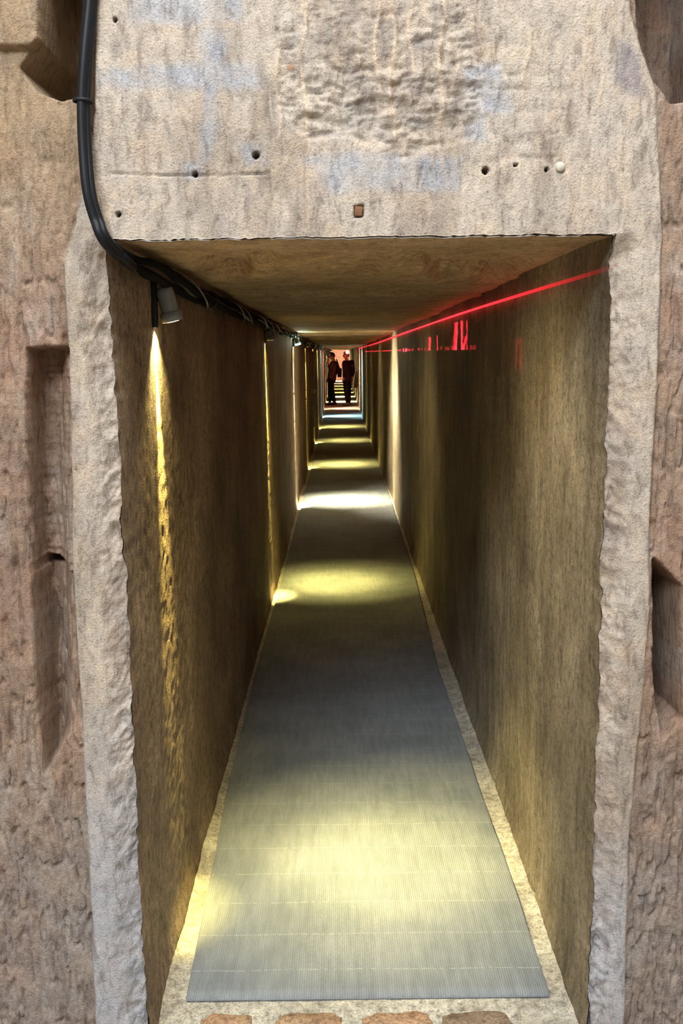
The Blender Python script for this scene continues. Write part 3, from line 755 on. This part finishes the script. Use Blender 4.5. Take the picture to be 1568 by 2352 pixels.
M['coat_brown'] = mat_plain('brown_coat_cloth', lin(84, 66, 50), .9, 0, .2, .2, 40, .003)
M['coat_black'] = mat_plain('black_coat_cloth', lin(30, 26, 25), .9, 0, .2, .2, 40, .003)
M['trouser'] = mat_plain('dark_trouser_cloth', lin(24, 22, 22), .92, 0, .15, .2, 40, .003)
M['hair_dark'] = mat_plain('dark_hair', lin(40, 28, 22), .6, 0, .4, .3, 120, .002)
M['hair_grey'] = mat_plain('grey_hair', lin(150, 140, 132), .6, 0, .4, .2, 120, .002)
M['shoe'] = mat_plain('brown_shoe_leather', lin(86, 70, 46), .5)
M['shoe_b'] = mat_plain('black_shoe_leather', lin(26, 22, 20), .5)
M['eye'] = mat_plain('eye', (.03, .02, .02), .2, 0, .5, 0, 10, 0)
M['bag'] = mat_plain('dark_bag_cloth', lin(60, 46, 36), .85, 0, .2, .2, 60, .002)

def person(loc, rz, J, label, group, mats, coat_hem, hair_mat):
    """J: joints in metres, facing -y locally before rz; built as one skinned body with clothes over it."""
    V = lambda n_: Vector(J[n_])
    rotm = Matrix.Rotation(rz, 4, 'Z')
    jt = {}; ed = []
    def add(n_, p, r): jt[n_] = (tuple(rotm @ Vector(p)), r)
    def link(*ns): ed.extend(zip(ns, ns[1:]))
    add('pelvis', V('pelvis'), .115); add('waist', V('pelvis').lerp(V('chest'), .5), .105); add('chest', V('chest'), .125); add('neckb', V('neck'), .060)
    hd = V('head'); fd = (Vector(J['face'])).normalized()
    nk = V('neck').lerp(hd, .42)
    add('neckt', nk, .052); add('jaw', hd+fd*.022-Vector((0, 0, .055)), .062); add('skull', hd+Vector((0, 0, .025)), .088); add('crown', hd-fd*.012+Vector((0, 0, .078)), .055)
    add('nose', hd+fd*.105-Vector((0, 0, .012)), .012); add('noseb', hd+fd*.075-Vector((0, 0, .008)), .02)
    link('pelvis', 'waist', 'chest', 'neckb', 'neckt', 'jaw', 'skull', 'crown'); link('jaw', 'noseb', 'nose')
    for s in 'lr':
        sh, el, wr, ha = V('shoulder_'+s), V('elbow_'+s), V('wrist_'+s), V('hand_'+s)
        add('sh'+s, sh-Vector((0, 0, .02)), .046); add('ua'+s, sh.lerp(el, .5), .042); add('el'+s, el, .038); add('fa'+s, el.lerp(wr, .4), .040); add('wr'+s, wr, .028)
        hdv = (ha-wr).normalized(); side = hdv.cross(Vector((0, 1, .1))).normalized()
        add('pa'+s, wr+hdv*.06, (.038, .018)); link('chest', 'sh'+s, 'ua'+s, 'el'+s, 'fa'+s, 'wr'+s, 'pa'+s)
        nrm = side.cross(hdv)
        for k, ln in enumerate((.065, .078, .072, .055)):
            b0 = wr+hdv*.085+side*(.026-.0175*k); b1 = b0+hdv*ln*.5+nrm*.008; b2 = b1+hdv*ln*.42+nrm*.02
            for q_, pnt in enumerate((b0, b1, b2)): add(f'f{s}{k}{q_}', pnt, .0088-.001*q_)
            link('pa'+s, f'f{s}{k}0', f'f{s}{k}1', f'f{s}{k}2')
        t0 = wr+hdv*.035+side*.036; t1 = t0+hdv*.03+side*.02; t2 = t1+hdv*.03+side*.004
        for q_, pnt in enumerate((t0, t1, t2)): add(f't{s}{q_}', pnt, .0105-.001*q_)
        link('pa'+s, f't{s}0', f't{s}1', f't{s}2')
        hp, kn, an = V('hip_'+s), V('knee_'+s), V('ankle_'+s)
        add('hp'+s, hp, .092); add('th'+s, hp.lerp(kn, .5), .078); add('kn'+s, kn, .058); add('cf'+s, kn.lerp(an, .35), .056); add('an'+s, an, .040)
        toe = Vector(J['toe_'+s]); add('to'+s, an.lerp(toe, .9)-Vector((0, 0, .015)), .03)
        link('pelvis', 'hp'+s, 'th'+s, 'kn'+s, 'cf'+s, 'an'+s, 'to'+s)
    root = skin_mesh('person', jt, ed, M['skin'], None, 'pelvis')
    root.location = loc
    tag(root, label, 'person', group)
    # coat
    cj = {}; ce = []
    def cadd(n_, p, r): cj[n_] = (tuple(rotm @ Vector(p)), r)
    pe, ch, ne = V('pelvis'), V('chest'), V('neck')
    cadd('hem', pe.lerp(V('hem'), 1.0), coat_hem); cadd('mid', pe+Vector((0, 0, .02)), (coat_hem[0]*.98, coat_hem[1])); cadd('wst', pe.lerp(ch, .5), (.165, .14))
    cadd('cst', ch, (.195, .155)); cadd('col', ne-Vector((0, 0, .02)), .085)
    ce += [('hem', 'mid'), ('mid', 'wst'), ('wst', 'cst'), ('cst', 'col')]
    for s in 'lr':
        sh, el, wr = V('shoulder_'+s), V('elbow_'+s), V('wrist_'+s)
        cadd('sh'+s, sh, .105); cadd('ua'+s, sh.lerp(el, .5), .088); cadd('el'+s, el, .072); cadd('wr'+s, el.lerp(wr, .93), .046)
        ce += [('cst', 'sh'+s), ('sh'+s, 'ua'+s), ('ua'+s, 'el'+s), ('el'+s, 'wr'+s)]
    coat = skin_mesh('coat', cj, ce, mats[0], root, 'mid')
    # trousers
    tj = {}; te = []
    def tadd(n_, p, r): tj[n_] = (tuple(rotm @ Vector(p)), r)
    tadd('top', pe+Vector((0, 0, .06)), (.15, .12)); tadd('seat', pe-Vector((0, 0, .03)), (.15, .13)); te.append(('top', 'seat'))
    for s in 'lr':
        hp, kn, an = V('hip_'+s), V('knee_'+s), V('ankle_'+s)
        tadd('hp'+s, hp-Vector((0, 0, .08)), .105); tadd('th'+s, hp.lerp(kn, .55), .095); tadd('kn'+s, kn, .078); tadd('cf'+s, kn.lerp(an, .5), .072); tadd('cu'+s, an+Vector((0, 0, -.015)), .064)
        te += [('seat', 'hp'+s), ('hp'+s, 'th'+s), ('th'+s, 'kn'+s), ('kn'+s, 'cf'+s), ('cf'+s, 'cu'+s)]
    skin_mesh('trousers', tj, te, mats[1], root, 'seat')
    for s in 'lr':
        an = V('ankle_'+s); toe = Vector(J['toe_'+s]); d = toe-an; d.z = 0; d.normalize()
        a0 = Vector((an.x, an.y, .045)); gz_ = an.z-.085
        a0.z += gz_
        bj = {'heel': (tuple(rotm @ (a0-d*.055)), .045), 'mid': (tuple(rotm @ (a0+d*.05)), (.046, .046)), 'ball': (tuple(rotm @ (a0+d*.13-Vector((0, 0, .008)))), (.046, .036)), 'toe': (tuple(rotm @ (a0+d*.19-Vector((0, 0, .012)))), (.036, .030)),
              'ank': (tuple(rotm @ (a0-d*.02+Vector((0, 0, .055)))), .046)}
        skin_mesh('shoe', bj, [('heel', 'mid'), ('mid', 'ball'), ('ball', 'toe'), ('heel', 'ank')], mats[2 if s == 'l' else 3], root, 'mid')
    # hair, eyes, ears, mouth
    R3 = rotm.to_3x3()
    hw = R3 @ hd; fw = (R3 @ fd); sw = fw.cross(Vector((0, 0, 1))).normalized()
    B = Matrix((( sw.x, fw.x, 0), (sw.y, fw.y, 0), (sw.z, fw.z, 1))).to_4x4()
    bm = bmesh.new(); bmesh.ops.create_uvsphere(bm, u_segments=24, v_segments=16, radius=1.0)
    for v in list(bm.verts):
        if (v.co.z < -.05 and v.co.y > -.35) or v.co.z < -.62 or (v.co.y > .55 and v.co.z < .45): bm.verts.remove(v)
    for v in bm.verts: v.co = Vector((v.co.x*.094, v.co.y*.108-.006, v.co.z*.112+.022))*(1+.03*math.sin(31*v.co.x*9+17*v.co.z*9))
    bm.transform(Matrix.Translation(hw) @ B)
    bm_obj('hair', bm, hair_mat, root)
    for s in (-1, 1):
        bm = bmesh.new(); bmesh.ops.create_uvsphere(bm, u_segments=10, v_segments=8, radius=.011)
        bm.transform(Matrix.Translation(hw+fw*.078+sw*.032*s+Vector((0, 0, .012)))); bm_obj('eye', bm, M['eye'], root)
        bm = bmesh.new(); bmesh.ops.create_uvsphere(bm, u_segments=10, v_segments=8, radius=1)
        bm.transform(Matrix.Translation(hw+sw*.086*s-Vector((0, 0, .006))) @ B @ Matrix.Diagonal((.012, .02, .032, 1))); bm_obj('ear', bm, M['skin'], root)
    bm = bmesh.new(); bmesh.ops.create_uvsphere(bm, u_segments=10, v_segments=6, radius=1)
    bm.transform(Matrix.Translation(hw+fw*.078-Vector((0, 0, .052))) @ B @ Matrix.Diagonal((.024, .008, .006, 1))); bm_obj('mouth', bm, mat_plain('lips', lin(150, 84, 78), .5, 0, .4, 0, 10, 0), root)
    return root

# ground positions from the photo
PA = at_z(764, 930); PB = at_z(797, 932); PA.x = max(PA.x, XL+.235)
JA = dict(pelvis=(-.03, 0, .86), chest=(.07, 0, 1.22), neck=(.06, -.01, 1.36), head=(-.02, -.02, 1.485), face=(-1, -.15, -.02), hem=(-.05, 0, .66),
          shoulder_l=(.02, -.14, 1.29), elbow_l=(-.07, -.20, 1.08), wrist_l=(-.10, -.16, 1.26), hand_l=(-.12, -.16, 1.35),
          shoulder_r=(.09, .15, 1.29), elbow_r=(.14, .18, 1.05), wrist_r=(.05, .14, .86), hand_r=(.03, .13, .78),
          hip_l=(-.05, -.08, .82), knee_l=(-.02, -.08, .47), ankle_l=(.05, -.06, .085), toe_l=(-.10, -.08, .03),
          hip_r=(-.04, .09, .82), knee_r=(-.07, .10, .47), ankle_r=(-.10, .10, .085), toe_r=(-.145, -.03, .03))
pa = person((PA.x, PA.y, 0), 0, JA, 'person in a brown coat and dark trousers leaning towards the left wall', None,
            (M['coat_brown'], M['trouser'], M['shoe_b'], M['shoe_b']), (.165, .15), M['hair_dark'])
JB = dict(pelvis=(.01, 0, .86), chest=(.02, 0, 1.22), neck=(.0, 0, 1.37), head=(-.02, -.01, 1.50), face=(-1, -.35, -.05), hem=(.02, 0, .74),
          shoulder_l=(-.06, -.13, 1.31), elbow_l=(-.06, -.19, 1.05), wrist_l=(-.10, -.14, .84), hand_l=(-.11, -.12, .75),
          shoulder_r=(.11, .12, 1.31), elbow_r=(.20, .13, 1.06), wrist_r=(.16, .06, .84), hand_r=(.14, .04, .76),
          hip_l=(-.03, -.08, .82), knee_l=(-.03, -.09, .47), ankle_l=(.02, -.10, .085), toe_l=(-.14, -.12, .03),
          hip_r=(.06, .08, .82), knee_r=(.05, .08, .47), ankle_r=(.05, .07, .085), toe_r=(-.10, .05, .03))
pb = person((PB.x, PB.y, 0), 0, JB, 'person in a long black coat and black trousers standing in red light', None,
            (M['coat_black'], M['trouser'], M['shoe'], M['shoe_b']), (.175, .14), M['hair_grey'])
# shoulder bag on the person in brown
bg_ = empty('shoulder_bag', (PA.x+.225, PA.y-.02, .90)); tag(bg_, 'dark brown shoulder bag hanging at the side of the person in brown', 'bag')
bm = bmesh.new(); bm_box(bm, (0, 0, .09), (.13, .24, .28), Matrix.Rotation(.05, 3, 'Y'), .035); bm_obj('pouch', bm, M['bag'], bg_)
bm = bmesh.new(); bm_box(bm, (.008, -.004, .16), (.128, .245, .13), Matrix.Rotation(.05, 3, 'Y'), .03); bm_obj('flap', bm, M['coat_brown'], bg_)
bm = bmesh.new(); tube(bm, smooth_path([(0, -.10, .20), (-.05, -.17, .36), (-.10, -.10, .47), (-.07, .06, .47), (0, .10, .22)], 6), .011, 8); bm_obj('strap', bm, M['bag'], bg_)
# stone block on the right wall behind the person in black
bm = bmesh.new(); bm_box(bm, (XR-.06, 32.2, .74), (.16, .5, .56), Matrix.Rotation(0, 3, 'Z'), .03)
for v in bm.verts:
    if v.co.z > .9: v.co.x += .05
    v.co += Vector((random.Random(round(v.co.x*999)).uniform(-.01, .01), 0, random.Random(round(v.co.y*999)).uniform(-.01, .01)))
tag(bm_obj('trim_4', bm, M['ground']), 'tan stone block jutting from the right wall behind the person in black', kind='structure')
